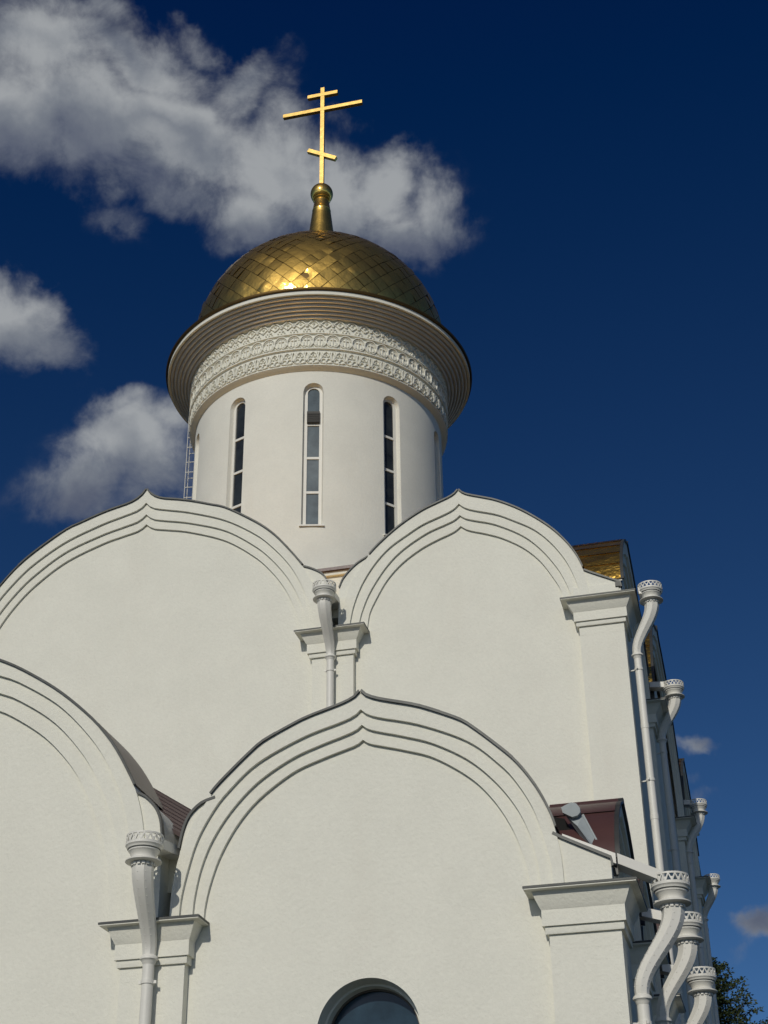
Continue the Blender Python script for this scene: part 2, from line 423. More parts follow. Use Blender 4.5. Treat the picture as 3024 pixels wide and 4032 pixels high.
def gable(F, uc, lip, curves, sh_l, sh_r, depth, roofmat, seams=0.0):
    """stepped keel arch: bands, shoulders, coping and the vault roof behind it"""
    cs = [spline(c, 44) for c in curves]
    full = [np.vstack([np.stack([-c[::-1, 0], c[::-1, 1]], 1), c[1:]]) for c in cs]
    P = lambda q, d: [F(uc+a, d, lip+b) for a, b in q]
    b = MB()
    for i in range(3):
        b.strip(P(full[i], i*STEP), P(full[i+1], i*STEP))
        b.strip(P(full[i+1], i*STEP), P(full[i+1], (i+1)*STEP))
    b.strip(P(full[0], 0), P(full[0], depth-.25))
    tops = [full[0]]
    out_half = cs[0]
    for sgn, sh in ((-1, sh_l), (1, sh_r)):
        if not sh: continue
        lin = len(sh) and sh is not None and abs(sh[3][1]-sh[4][1]) < .2 and sh[0][1] < 1.0
        sc = np.array(sh) if lin else spline(sh, 26)
        k0 = int(np.argmin(np.abs(out_half[:, 1]-sh[0][1])))
        tail = out_half[k0:]
        n = len(sc)
        q = np.linspace(0, len(tail)-1, n)
        tl = np.stack([np.interp(q, range(len(tail)), tail[:, 0])-.03, np.interp(q, range(len(tail)), tail[:, 1])], 1)
        A = [F(uc+sgn*x, .045, lip+z) for x, z in tl]; B = [F(uc+sgn*x, .045, lip+z) for x, z in sc]
        b.strip(A, B)
        b.strip(B, [F(uc+sgn*x, depth-.3, lip+z) for x, z in sc])
    o = b.build('gable', PL, church, smooth=30)
    # coping strip
    c = MB()
    def coping(line, d0, d1, th, seg):
        # line: points (u,z); a thin folded sheet lying on the edge, laid in overlapping lengths
        L = np.array(line); dL = np.gradient(L, axis=0); nn = np.stack([-dL[:, 1], dL[:, 0]], 1)
        nn /= np.linalg.norm(nn, axis=1)[:, None]
        if nn[len(nn)//2, 1] < 0: nn = -nn
        s_ = np.r_[0, np.cumsum(np.hypot(*np.diff(L, axis=0).T))]
        a = 0
        while a < len(L)-1:
            e = a+1
            while e < len(L)-1 and s_[e]-s_[a] < seg: e += 1
            extra = .006*random.random()+.004*(random.random() > .5)
            lo = L[a:e+1]+nn[a:e+1]*.006; hi = L[a:e+1]+nn[a:e+1]*(th+extra)
            rs = []
            for p, h in zip(lo, hi):
                rs.append([F(uc+p[0], d0-extra, lip+p[1]-.012), F(uc+h[0], d0-extra, lip+h[1]), F(uc+h[0], d1, lip+h[1]), F(uc+p[0], d1, lip+p[1])])
            c.rings(rs, True, 0, True, True)
            a = e
    cut = full[0]
    top_z = min([s[0][1] for s in (sh_l, sh_r) if s] or [0.3])
    zl = sh_l[0][1] if sh_l else .3
    zr = sh_r[0][1] if sh_r else .3
    mid = len(cut)//2
    il = next(i for i in range(mid) if cut[i, 1] >= zl)
    ir = next(i for i in range(len(cut)-1, mid, -1) if cut[i, 1] >= zr)
    coping(cut[il:mid+1], -.045, .035, .034, 1.5)
    coping(cut[mid:ir+1], -.045, .035, .034, 1.5)
    for sgn, sh in ((-1, sh_l), (1, sh_r)):
        if not sh: continue
        lin = sh[0][1] < 1.0
        sc = np.array(sh[:5]) if lin else spline(sh[:5], 14)
        coping(np.stack([sgn*sc[:, 0], sc[:, 1]], 1), .0, .12, .034, 3)
    c.build('coping', FLASH, o, smooth=25)
    # vault roof
    v = MB()
    L = cut[il:ir+1]
    dL = np.gradient(L, axis=0); nn = np.stack([-dL[:, 1], dL[:, 0]], 1); nn /= np.linalg.norm(nn, axis=1)[:, None]
    if nn[len(nn)//2, 1] < 0: nn = -nn
    Q = L+nn*.03
    Q[len(Q)//2] = L[len(L)//2]+np.array([0, .035])
    def roofline(d): return [F(uc+a, d, lip+z) for a, z in Q]
    if seams:
        ds = np.arange(.03, depth, seams)
        for a, e in zip(ds, np.r_[ds[1:], depth]):
            v.strip(roofline(a+.001), roofline(e-.001))
        for a in ds[1:]:
            Q2 = Q+nn*.035
            Q2 = Q+nn*.03; up = lambda d: [F(uc+x, d, lip+z) for x, z in Q2]
            v.strip(roofline(a-.012), up(a-.012)); v.strip(up(a-.012), up(a+.012)); v.strip(up(a+.012), roofline(a+.012))
    else:
        # sheets laid in courses, each slightly over the one below and slightly dished
        nb = 7 if roofmat is GOLDR else 2
        ks = [int(round(x)) for x in np.linspace(0, len(Q)-1, 2*nb+1)]
        for a, e in zip(ks[:-1], ks[1:]):
            left = (a+e)/2 < len(Q)/2
            lo_i, hi_i = (a, e) if left else (e, a)
            w = lambda i: abs(i-hi_i)/max(1, abs(e-a))
            seg = [Q[i]+nn[i]*(.02*w(i)+.002) for i in range(a, e+1)]
            v.strip([F(uc+x, .03, lip+z) for x, z in seg], [F(uc+x, depth, lip+z) for x, z in seg])
    # back of the vault
    v.face([F(uc+a, depth-.02, lip+z) for a, z in L], 1)
    v.build('roof', [roofmat, PL], o, smooth=30)
    return full[3]

CAP = [(0,-.95),(0,-.72),(.065,-.72),(.075,-.70),(.075,-.60),(.13,-.60),(.13,-.35),(.135,-.345),(.185,-.275),(.235,-.20),(.275,-.125),(.30,-.085),(.305,-.078),(.455,-.07),(.455,-.045)]
def pilaster(F, u0, u1, lip, dback, zbot, wrap=False, wl=True, wr=True, k=1.0):
    b = MB()
    b.rings([[F(u0, 0, z), F(u1, 0, z), F(u1, dback, z), F(u0, dback, z)] for z in (zbot, lip-.8)], True, 0, True, True)
    o = b.build('pilaster', PL, church, smooth=0)
    c = MB()
    def ring(off, z):
        off *= k
        bk = dback+off if wrap else dback
        return [F(u0-off, -off, lip+z), F(u1+off, -off, lip+z), F(u1+off, bk, lip+z), F(u0-off, bk, lip+z)]
    prof = [(o_+.002, z) for o_, z in CAP]
    c.rings([ring(*q) for q in prof], True, 0, True, False)
    e = .425
    c.rings([ring(.458, -.045), ring(.474, -.05), ring(.476, -.018), ring(.42, -.002), ring(0, .012)], True, 1, False, True)
    c.build('capital', [PL, FLASH], o, smooth=25)

def wall_panel(F, u0, u1, zb, lip, arch=None, uc=0, hole=None, d=3*STEP):
    lp = [(u0, zb), (u1, zb), (u1, lip)]
    if arch is not None:
        lp += [(uc+a, lip+z) for a, z in arch[::-1]]
    lp += [(u0, lip)]
    # drop near duplicates
    out = [lp[0]]
    for q in lp[1:]:
        if math.hypot(q[0]-out[-1][0], q[1]-out[-1][1]) > 1e-4: out.append(q)
    return fill([out]+([hole] if hole else []), lambda u, z: F(u, d, z))

# ---- upper tier: front (Y=0) and right side (X=0)
UL = -.82
LL = -11.51
FU, SU = front(0.0), side(0.0, .0088)
FL, SL = front(-11.1), side(.22)

def tier_wall(name, panels):
    b = MB()
    for p in panels:
        for tri in p: b.face(tri)
    return b.build(name, PL, church, smooth=0)

def half_full(c):
    h = spline(c[3], 44)
    return np.vstack([np.stack([-h[::-1, 0], h[::-1, 1]], 1), h[1:]])

panels = []
gable(FU, -4.06, UL, S_CURVES, SH_S, SH_K, 1.5, GOLDR)
gable(FU, -13.12, UL, C_CURVES, SH_C, SH_C, 1.9, GOLDR)
gable(FU, -22.18, UL, S_CURVES, SH_K, SH_S, 1.5, GOLDR)
panels.append(wall_panel(FU, -7.56, -.3, GZ, UL, half_full(S_CURVES), -4.06))
panels.append(wall_panel(FU, -18.68, -7.56, GZ, UL, half_full(C_CURVES), -13.12))
panels.append(wall_panel(FU, -26.0, -18.68, GZ, UL, half_full(S_CURVES), -22.18))
tier_wall('wall', panels)
pilaster(FU, -1.12, 0, UL, 1.12, GZ, wrap=True, k=.82)
pilaster(FU, -8.12, -7.0, UL, .5, GZ, k=.82)
pilaster(FU, -19.24, -18.12, UL, .5, GZ)
pilaster(FU, -26.24, -25.12, UL, 1.12, GZ, wrap=True)
# right side of the upper tier
C2 = scaled(C_CURVES, .932, 1.0)
SH_C2 = sh_scaled(SH_CV, .932, 1.0)
panels = []
gable(SU, 4.08, UL, S_CURVES, SH_K, SH_V, 1.5, GOLDR)
gable(side(.10, .0088), 12.78, UL, C2, SH_C2, SH_C2, 1.9, GOLDR)
gable(side(.10, .0088), 21.46, UL, S_CURVES, SH_V, SH_K, 1.5, GOLDR)
panels.append(wall_panel(SU, .3, 7.6, GZ, UL, half_full(S_CURVES), 4.08))
panels.append(wall_panel(SU, 7.6, 17.96, GZ, UL, half_full(C2), 12.78))
panels.append(wall_panel(SU, 17.96, 25.2, GZ, UL, half_full(S_CURVES), 21.46))
tier_wall('wall', panels)
pilaster(SU, 7.04, 8.16, UL, .5, GZ)
pilaster(SU, 17.40, 18.52, UL, .5, GZ)
pilaster(SU, 24.4, 25.52, UL, 1.12, GZ, wrap=True)
# back and left of the upper tier, plain
b = MB()
b.face([(-26.1, .2, GZ), (-26.1, 25.4, GZ), (-26.1, 25.4, UL+1.2), (-26.1, .2, UL+1.2)])
b.face([(-26.1, 25.4, GZ), (-.2, 25.4, GZ), (-.2, 25.4, UL+1.2), (-26.1, 25.4, UL+1.2)])
b.build('wall', PL, church, smooth=0)

# valley drains: the back of each gap between two arches, with the dark scupper hole
def valley(F, u, lip, w, h, d=.42):
    b = MB()
    b.face([F(u-w, d, lip+.62), F(u+w, d, lip+.62), F(u+w, d, lip+h), F(u-w, d, lip+h)])
    b.face([F(u-w, d, lip+.62), F(u+w, d, lip+.62), F(u+w, d+.7, lip+.62), F(u-w, d+.7, lip+.62)])
    b.face([F(u-w, d+.7, lip), F(u+w, d+.7, lip), F(u+w, d+.7, lip+.62), F(u-w, d+.7, lip+.62)], 1)
    b.build('valley_wall', [PL, DARK], church, smooth=0)
valley(FU, -7.56, UL, .30, 1.25)
valley(FU, -18.68, UL, .30, 1.25)
valley(SU, 7.6, UL, .30, 1.25)
valley(SU, 17.96, UL, .30, 1.25)
valley(FL, -7.30, LL, .30, 1.3)
valley(FL, -18.76, LL, .30, 1.3)

# ---- lower tier
gable(FL, -3.92, LL, LS_CURVES, SH_LS, SH_K, 1.45, BROWN, seams=2)
gable(FL, -13.03, LL, LC_CURVES, SH_LC, SH_LC, 1.45, BROWN, seams=2)
gable(FL, -22.14, LL, LS_CURVES, SH_K, SH_LS, 1.45, BROWN, seams=2)
WINU, WINZ, WINR = -3.875, -13.47, .845
hole = [(WINU-WINR, WINZ-4.2), (WINU+WINR, WINZ-4.2)] + [(WINU+WINR*math.cos(a), WINZ+WINR*math.sin(a)) for a in np.linspace(0, PI, 40)]
panels = [wall_panel(FL, -7.47, -.1, GZ, LL, half_full(LS_CURVES), -3.92, hole),
          wall_panel(FL, -18.59, -7.47, GZ, LL, half_full(LC_CURVES), -13.03),
          wall_panel(FL, -25.9, -18.59, GZ, LL, half_full(LS_CURVES), -22.14)]
tier_wall('wall', panels)
pilaster(FL, -.90, .22, LL, 1.12, GZ, wrap=True, k=.70)
pilaster(FL, -8.03, -6.91, LL, .5, GZ, k=.68)
pilaster(FL, -19.15, -18.03, LL, .5, GZ)
pilaster(FL, -26.2, -25.08, LL, 1.12, GZ, wrap=True)
N_C = scaled(S_CURVES, .54, .56)
SH_N = sh_scaled(SH_V, .54, .56)
SH_N = [(u, z) for u, z in SH_N]
panels = []
for yc in (-8.95, -4.94, -.95):
    gable(SL, yc, LL, N_C, SH_N, SH_N, 1.25, BROWN)
    panels.append(wall_panel(SL, yc-2.03, yc+2.03, GZ, LL, half_full(N_C), yc))
tier_wall('wall', panels)
for yc in (-6.95, -2.93):
    pilaster(SL, yc-.4, yc+.4, LL, .5, GZ, k=.8)
b = MB()
b.face([(-26.05, -10.9, GZ), (-26.05, .1, GZ), (-26.05, .1, LL+.6), (-26.05, -10.9, LL+.6)])
b.build('wall', PL, church, smooth=0)
# flat inner roof under the lower vaults
b = MB()
b.face([(-26, -9.6, LL+.35), (.0, -9.6, LL+.35), (.0, .15, LL+.9), (-26, .15, LL+.9)])
b.build('roof', BROWN, church, smooth=0)

# ribbed valley roofs between the lower arches
def valley_roof(flip):
    b = MB()
    mx = lambda p: (p[0] if not flip else -26.06-p[0], p[1], p[2])
    A = np.array([-9.6, -9.0, -7.67]); B_ = np.array([-7.05, -9.0, -9.32])
    fall = np.array([0, -1.4, -.72]); back = np.array([0, 2.6, -1.1])
    for dn, n in ((fall, 8), (back, 8)):
        for i in range(n):
            p, q = A+dn*i/n, B_+dn*i/n
            p2, q2 = A+dn*(i+1)/n, B_+dn*(i+1)/n
            up = np.array([0, 0, .075])
            m1, m2 = p+(p2-p)*.35, q+(q2-q)*.35
            b.rings([[mx(p+up), mx(m1+up), mx(m1+(p2-p)*.1), mx(p2), mx(p2+up)], [mx(q+up), mx(m2+up), mx(m2+(q2-q)*.1), mx(q2), mx(q2+up)]], False)
    b.build('roof', BROWND, church, smooth=0)
valley_roof(False)
valley_roof(True)

# arched window of the lower wall
def outline(F, uc, zc, r_, zb, d, n=32):
    return [F(uc-r_, d, zb), F(uc+r_, d, zb)] + [F(uc+r_*math.cos(a), d, zc+r_*math.sin(a)) for a in np.linspace(0, PI, n)]
w = MB()
zb = WINZ-4.2
o0 = outline(FL, WINU, WINZ, WINR, zb, 3*STEP); o1 = outline(FL, WINU, WINZ, WINR-.03, zb+.1, 3*STEP+.27)
o2 = outline(FL, WINU, WINZ, WINR-.065, zb+.1, 3*STEP+.27); o3 = outline(FL, WINU, WINZ, WINR-.075, zb+.1, 3*STEP+.44)
w.rings([o0, o1, o2, o3], True)
wo = w.build('window', PL, church, smooth=30)
w = MB()
f0 = outline(FL, WINU, WINZ, WINR-.07, zb+.1, 3*STEP+.44); f1 = outline(FL, WINU, WINZ, WINR-.105, zb+.18, 3*STEP+.44); f2 = outline(FL, WINU, WINZ, WINR-.105, zb+.18, 3*STEP+.49)
w.rings([f0, f1, f2], True)
w.bar(FL(WINU, 3*STEP+.48, zb+.1), FL(WINU, 3*STEP+.48, WINZ-.4), .06, .05, (0, 1, 0))
w.bar(FL(WINU-.7, 3*STEP+.48, WINZ-.4), FL(WINU+.7, 3*STEP+.48, WINZ-.4), .05, .06, (0, 0, 1))
w.build('frame', FRAMEB, wo, smooth=30)
w = MB(); w.face(outline(FL, WINU, WINZ, WINR-.10, zb+.15, 3*STEP+.485)); w.build('pane', GLASSB, wo, smooth=0)

# ---- main roof and the pedestal under the drum
XD, YD = -13.124, 17.394
b = MB()
r0 = [(-25.0, 1.2, -.2), (-1.2, 1.2, -.2), (-1.2, 25.0, -.2), (-25.0, 25.0, -.2)]
r1 = [(-19.2, 11.3, 4.6), (-7.1, 11.3, 4.6), (-7.1, 23.5, 4.6), (-19.2, 23.5, 4.6)]
b.rings([r0, r1], True)
b.build('roof', GOLDM, church, smooth=0)
b = MB()
b.box((-19.12, 11.42, 4.0), (-7.13, 23.4, 7.22))
b.box((-19.25, 11.29, 7.22), (-7.0, 23.53, 7.36))
b.box((-19.36, 11.18, 7.36), (-6.89, 23.64, 7.47), 1)
b.face([(-19.36, 11.18, 7.474), (-6.89, 11.18, 7.474), (-6.89, 23.64, 7.474), (-19.36, 23.64, 7.474)], 1)
b.build('pedestal', [PL, BROWN], church, smooth=0, merge=False)

# ---- drum
RD = 5.19
FRO = 0.0
def cyl(phi, r_, z): return (XD+r_*math.sin(phi), YD-r_*math.cos(phi), z)
WZ0, WZS, WHW = 10.03, 16.10, .40
NW = 10
PH0 = R(13.9)
d = MB()
ns = 16
for k in range(NW):
    c0 = PH0+2*PI*k/NW
    us = np.linspace(-WHW, WHW, ns+1)
    tops = [WZS+math.sqrt(max(0, WHW*WHW-u*u)) for u in us]
    ph = [c0+u/RD for u in us]
    d.strip([cyl(p, RD, 7.5) for p in ph], [cyl(p, RD, WZ0) for p in ph])
    d.strip([cyl(p, RD, t_) for p, t_ in zip(ph, tops)], [cyl(p, RD, 17.3) for p in ph])
    gap = np.linspace(ph[-1], c0+2*PI/NW-WHW/RD, 12)
    d.strip([cyl(p, RD, 7.5) for p in gap], [cyl(p, RD, 17.3) for p in gap])
drum = d.build('drum', PLD, church, smooth=30, recalc=False)

def dlist(hw, zb, zs, n=20):
    return [(-hw, zb), (hw, zb)] + [(hw*math.cos(a), zs+hw*math.sin(a)) for a in np.linspace(0, PI, n)]
for k in range(NW):
    c0 = PH0+2*PI*k/NW
    def T(u, r_, z):   # tangent frame of this window
        return (XD+r_*math.sin(c0)+u*math.cos(c0), YD-r_*math.cos(c0)+u*math.sin(c0), z)
    b = MB()
    o0 = [cyl(c0+u/RD, RD, z) for u, z in dlist(WHW, WZ0, WZS)]
    o1 = [T(u, RD-.19, z) for u, z in dlist(.345, WZ0+.06, WZS)]
    b.rings([o0, o1], True)
    wo = b.build('window', PLD, church, smooth=30)
    b = MB()
    b.rings([[T(u, RD-.189, z) for u, z in dlist(.345, WZ0+.06, WZS)], [T(u, RD-.189, z) for u, z in dlist(.232, WZ0+.10, WZS+.03)], [T(u, RD-.25, z) for u, z in dlist(.232, WZ0+.10, WZS+.03)]], True)
    for zz in (11.58, 13.12, 14.66):
        b.bar(T(-.235, RD-.225, zz), T(.235, RD-.225, zz), .05, .10, (0, 0, 1))
    b.build('frame', PAINT, wo, smooth=30)
    b = MB()
    b.face([T(u, RD-.24, z) for u, z in dlist(.24, WZ0+.09, WZS+.03)])
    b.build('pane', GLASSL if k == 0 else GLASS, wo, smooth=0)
    b = MB()
    b.rings([[T(-.47, RD-.10, z), T(.47, RD-.10, z), T(.47, RD+.07, z-.01), T(-.47, RD+.07, z-.01)] for z in (WZ0-.05, WZ0+.01)], True, 0, True, True)
    b.build('sill', PAINT, wo, smooth=0)
    if k == 0:
        b = MB()
        for i in range(5):
            z = 14.74+i*.09
            b.rings([[T(-.235, RD-.24, z), T(.235, RD-.24, z), T(.235, RD-.075, z-.02), T(-.235, RD-.075, z-.02)], [T(-.235, RD-.24, z+.07), T(.235, RD-.24, z+.07), T(.235, RD-.09, z+.05), T(-.235, RD-.09, z+.05)]], True, 0, True, True)
        b.rings([[T(-.25, RD-.25, z), T(.25, RD-.25, z), T(.25, RD-.10, z), T(-.25, RD-.10, z)] for z in (14.70, 15.22)], True, 0, True, True)
        b.build('vent_box', GREYB, wo, smooth=0)

# frieze: three carved rows
fr = MB()
prof = [(5.185,17.07),(5.27,17.10),(5.37,17.16),(5.43,17.20),(5.43,17.24),(5.40,17.25),(5.40,17.93),(5.49,17.96),(5.49,18.01),(5.43,18.03),(5.43,18.66),(5.52,18.69),(5.52,18.74),(5.45,18.76),(5.45,19.42),(5.50,19.43)]
fr.lathe((XD, YD, 0), prof, 160)
NU = 66
PER = 2*PI/NU
def relief(pts, r0, h, hw, closed=False):
    """raised ribbon on the cylinder; pts in (unit fraction of the period, z)"""
    q = [(p[0]*PER*5.45, p[1]) for p in pts]
    n = len(q); nn = []
    for i in range(n):
        a = q[(i-1) % n] if closed else q[max(0, i-1)]; b_ = q[(i+1) % n] if closed else q[min(n-1, i+1)]
        dx, dz = b_[0]-a[0], b_[1]-a[1]; l = math.hypot(dx, dz) or 1
        nn.append((-dz/l, dx/l))
    def ln(off, r_): return [((x+nx*off)/5.45, r_, z+nz*off) for (x, z), (nx, nz) in zip(q, nn)]
    L4 = [ln(-hw, r0), ln(-hw*.6, r0+h), ln(hw*.6, r0+h), ln(hw, r0)]
    return [(L4[i], L4[i+1], closed) for i in range(3)]
def bead(u, z, rr, r0, h):
    rings_ = []
    for f_, hh in ((1, 0), (.75, .7), (0.25, 1)):
        rings_.append([((u*PER*5.45+rr*f_*math.cos(a))/5.45, r0+h*hh, z+rr*f_*math.sin(a)) for a in np.linspace(0, 2*PI, 7)])
    return [(rings_[0], rings_[1], False), (rings_[1], rings_[2], False)]
def arc(cu, cz, ru, rz, a0, a1, n=9): return [(cu+ru*math.cos(a), cz+rz*math.sin(a)) for a in np.linspace(a0, a1, n)]
unit = []
# row of interlaced arches with beads
unit += relief(arc(0, 19.02, .98, .38, .05, PI-.05, 13), 5.44, .085, .030)
unit += relief([(-.5, 18.98), (0, 19.22), (.5, 18.98)], 5.44, .07, .028)
unit += bead(0, 19.10, .085, 5.44, .09) + bead(.5, 19.20, .075, 5.44, .085) + bead(.5, 19.02, .06, 5.44, .07)
for uu in (-.25, .25): unit += bead(uu, 18.83, .045, 5.44, .08)
unit += relief([(0, 18.80), (0, 18.98)], 5.44, .06, .04) + relief([(-.2, 18.94), (.2, 18.94)], 5.44, .06, .03)
# row of rings with a cross in each
unit += relief(arc(0, 18.34, .50, .30, -.45*PI, 1.45*PI, 20), 5.42, .085, .030)
unit += relief(arc(0, 18.34, .40, .24, .1*PI, .9*PI, 9), 5.42, .045, .018)
unit += relief([(0, 18.12), (0, 18.52)], 5.42, .06, .030) + relief([(-.2, 18.42), (.2, 18.42)], 5.42, .06, .026) + relief([(-.12, 18.13), (.12, 18.13)], 5.42, .06, .03)
unit += relief([(.24, 18.15), (.26, 18.30)], 5.42, .06, .045) + relief([(-.24, 18.15), (-.26, 18.30)], 5.42, .06, .045)
unit += bead(.5, 18.06, .05, 5.42, .07)
# row of palmettes and scrolls
unit += relief(arc(0, 17.62, .12, .20, 0, 2*PI, 10), 5.39, .085, .030)
unit += relief([(-.5, 17.84), (-.28, 17.74), (-.1, 17.48), (0, 17.40)], 5.39, .075, .030) + relief([(.5, 17.84), (.28, 17.74), (.1, 17.48), (0, 17.40)], 5.39, .075, .030)
for sg in (-1, 1):
    unit += relief(arc(sg*.30, 17.40, .18, .10, -PI/2, PI*1.1, 10), 5.39, .075, .026)
    unit += relief([(sg*.2, 17.84), (sg*.34, 17.60), (sg*.46, 17.62)], 5.39, .06, .024)
    unit += relief([(sg*.5, 17.30), (sg*.3, 17.29), (sg*.05, 17.34)], 5.39, .07, .026)
unit += bead(.5, 17.26, .05, 5.40, .06) + bead(.5, 17.70, .05, 5.39, .07)
for k in range(NU):
    c0 = k*PER
    for A, B_, cl in unit:
        fr.strip([cyl(c0+p, r_, z) for p, r_, z in A], [cyl(c0+p, r_, z) for p, r_, z in B_], 0, cl)
fr.build('frieze', PL, drum, smooth=40, merge=False, recalc=False)
# scalloped lower lip of the frieze
# cornice: rounded ribs stepping out
co = MB()
prof = [(5.46,19.40)]
nb = 6
for i in range(nb):
    ra = 5.53+i*(6.41-5.53)/nb; rb = 5.53+(i+1)*(6.41-5.53)/nb
    za = 19.375+i*(19.90-19.375)/nb; zb_ = 19.375+(i+1)*(19.90-19.375)/nb
    w_ = rb-ra; h_ = zb_-za
    prof += [(ra, za+.035), (ra+w_*.06, za+.0), (ra+w_*.2, za-.022), (ra+w_*.45, za-.026), (ra+w_*.66, za-.008), (ra+w_*.80, za+h_*.35), (ra+w_*.84, zb_+.03), (rb-.001, zb_+.036)]
prof += [(6.41,19.905),(6.42,19.885),(6.50,19.868),(6.515,19.88),(6.515,20.05),(6.50,20.06)]
co.lathe((XD, YD, 0), prof[:-5], 192)
co.lathe((XD, YD, 0), prof[-6:], 192, 1)
co.build('cornice', [CORN, PL], drum, smooth=25)
rm = MB()
rm.lathe((XD, YD, 0), [(6.46,20.055),(6.56,20.05),(6.60,20.06),(6.615,20.10),(6.615,20.15),(6.59,20.17),(6.4,20.24),(5.9,20.42),(5.42,20.55)], 192)
rm.build('rim', SEAM, drum, smooth=30)

# ---- dome of lozenge sheets
ZS, RS = 21.5, 5.53
def dome_r(z):
    if z < 26.75: return math.sqrt(max(0, RS*RS-(z-ZS)**2))
    zz = [26.75, 27.1, 27.6, 28.3, 29.0]; rr = [1.737, 1.12, .80, .62, .52]
    return float(np.interp(z, zz, rr))
under = MB()
zs = list(np.linspace(20.3, 26.75, 40))
under.lathe((XD, YD, 0), [(dome_r(z)-.03, z) for z in zs]+[(dome_r(z), z) for z in (27.1, 27.6, 28.3, 29.0)], 96)
dome = under.build('dome', SEAM, church, smooth=40)
tl = MB()
N = 46
th = -14.0; lat = [R(th)]
dth = 2*PI/N*.52
while lat[-1] < R(72):
    step = max(R(1.5), dth*math.cos(max(lat[-1], 0))*1.0)
    lat.append(lat[-1]+step)
def dp(lat_, ph, off=0.0):
    r_ = RS+off
    return Vector((XD+r_*math.cos(lat_)*math.sin(ph), YD-r_*math.cos(lat_)*math.cos(ph), ZS+r_*math.sin(lat_)))
rng = random.Random(3)
for i in range(len(lat)-2):
    for k in range(N):
        ph = 2*PI*(k+(i % 2)*.5)/N
        hw = PI/N
        l0, l1, l2 = lat[i], lat[i+1], lat[i+2]
        c = dp(l1, ph)
        tilt_a, tilt_b = rng.gauss(0, .034), rng.gauss(0, .034)
        tx = Vector((math.cos(ph), math.sin(ph), 0)); nrm = (c-Vector((XD, YD, ZS))).normalized(); ty = nrm.cross(tx)
        bow = rng.gauss(.004, .010 if rng.random() > .15 else .030)
        corners = [(l1, ph-hw), (l0, ph), (l1, ph+hw), (l2, ph)]
        G = 4
        P4 = [dp(*q) for q in corners]
        P4 = [c+(p-c)*.963 for p in P4]
        grid = []
        cx, cy = rng.uniform(-.3, .3), rng.uniform(-.3, .3)
        for a in range(G+1):
            row = []
            for e in range(G+1):
                s_, t_ = a/G, e/G
                p = P4[0]*(1-s_)*(1-t_)+P4[1]*s_*(1-t_)+P4[2]*s_*t_+P4[3]*(1-s_)*t_
                q = p-Vector((XD, YD, ZS)); q = q.normalized()*RS+Vector((XD, YD, ZS))
                p = p.lerp(q, .8)
                dx, dy = (p-c).dot(tx), (p-c).dot(ty)
                edge = min(s_, 1-s_, t_, 1-t_)*2
                h = .012+dx*tilt_a+dy*tilt_b+bow*(math.exp(-((s_-.5-cx)**2+(t_-.5-cy)**2)*9)) - .004*(edge < .01)
                row.append(p+nrm*h)
            grid.append(row)
        tl.rings(grid, False)
tl.build('dome_sheet', GOLD, dome, smooth=60, merge=False, recalc=False)
nk = MB()
nk.lathe((XD, YD, 0), [(1.737,26.72),(1.12,27.1),(.80,27.6),(.63,28.3),(.545,28.9),(.47,29.6),(.425,29.98),(.435,30.0),(.42,30.02),(.35,30.55),(.34,30.62)], 40)
nk.build('neck', GOLD, dome, smooth=40)
bl = MB()
bl.lathe((XD, YD, 31.06), [(.30,-.50),(.40,-.42),(.42,-.38),(.36,-.37)]+[(.53*math.cos(a), .53*math.sin(a)) for a in np.linspace(-.72, 1.35, 22)], 40, cap1=True)
bl.build('ball', GOLD, dome, smooth=40)

# ---- cross
b = MB()
def cbox(c, hx, hy, hz, rot=0.0):
    ca, sa = math.cos(rot), math.sin(rot)
    pts = []
    for sx, sy, sz in ((-1,-1,-1),(1,-1,-1),(1,1,-1),(-1,1,-1),(-1,-1,1),(1,-1,1),(1,1,1),(-1,1,1)):
        x, z = sx*hx, sz*hz
        pts.append((XD+c[0]+x*ca-z*sa, YD+c[1]+sy*hy, c[2]+x*sa+z*ca))
    return [pts[:4], pts[4:]]
b.rings(cbox((0, 0, 34.72), .095, .085, 3.25), True, 0, True, True)
cross = b.build('cross', GOLDX, church, smooth=0)
for zc, hl, rot in ((36.52, 2.0, 0), (37.50, .76, 0), (33.55, .80, R(-31))):
    b = MB()
    b.rings(cbox((0, 0, zc), hl, .095, .10, rot), True, 0, True, True)
    b.build('crossbar', GOLDX, cross, smooth=0)

# ------------------------------------------------------------------ ladder on the drum
laz = R(-82)
def LP(r_, s_, z): return (XD+r_*math.sin(laz)+s_*math.cos(laz), YD-r_*math.cos(laz)+s_*math.sin(laz), z)
lad = thing('ladder', 'thin white metal ladder with hoops up the left edge of the drum', 'ladder', LP(5.3, 0, 7.5))
for s_ in (-.24, .24):
    b = MB(); b.tube([LP(5.62, s_, z) for z in (7.5, 19.0)], .013, 6); b.build('rail', PAINT, lad)
z = 7.8
while z < 18.9:
    b = MB(); b.tube([LP(5.62, -.24, z), LP(5.62, .24, z)], .009, 6); b.build('rung', PAINT, lad); z += .33
for z in np.arange(8.4, 18.9, 1.25):
    for s_, zz in ((-.24, z), (.24, z), (.24, z-.75)):
        b = MB(); b.tube([LP(5.15, s_, zz), LP(5.62, s_, zz)], .017, 6)
        b.build('bracket', PAINT, lad)

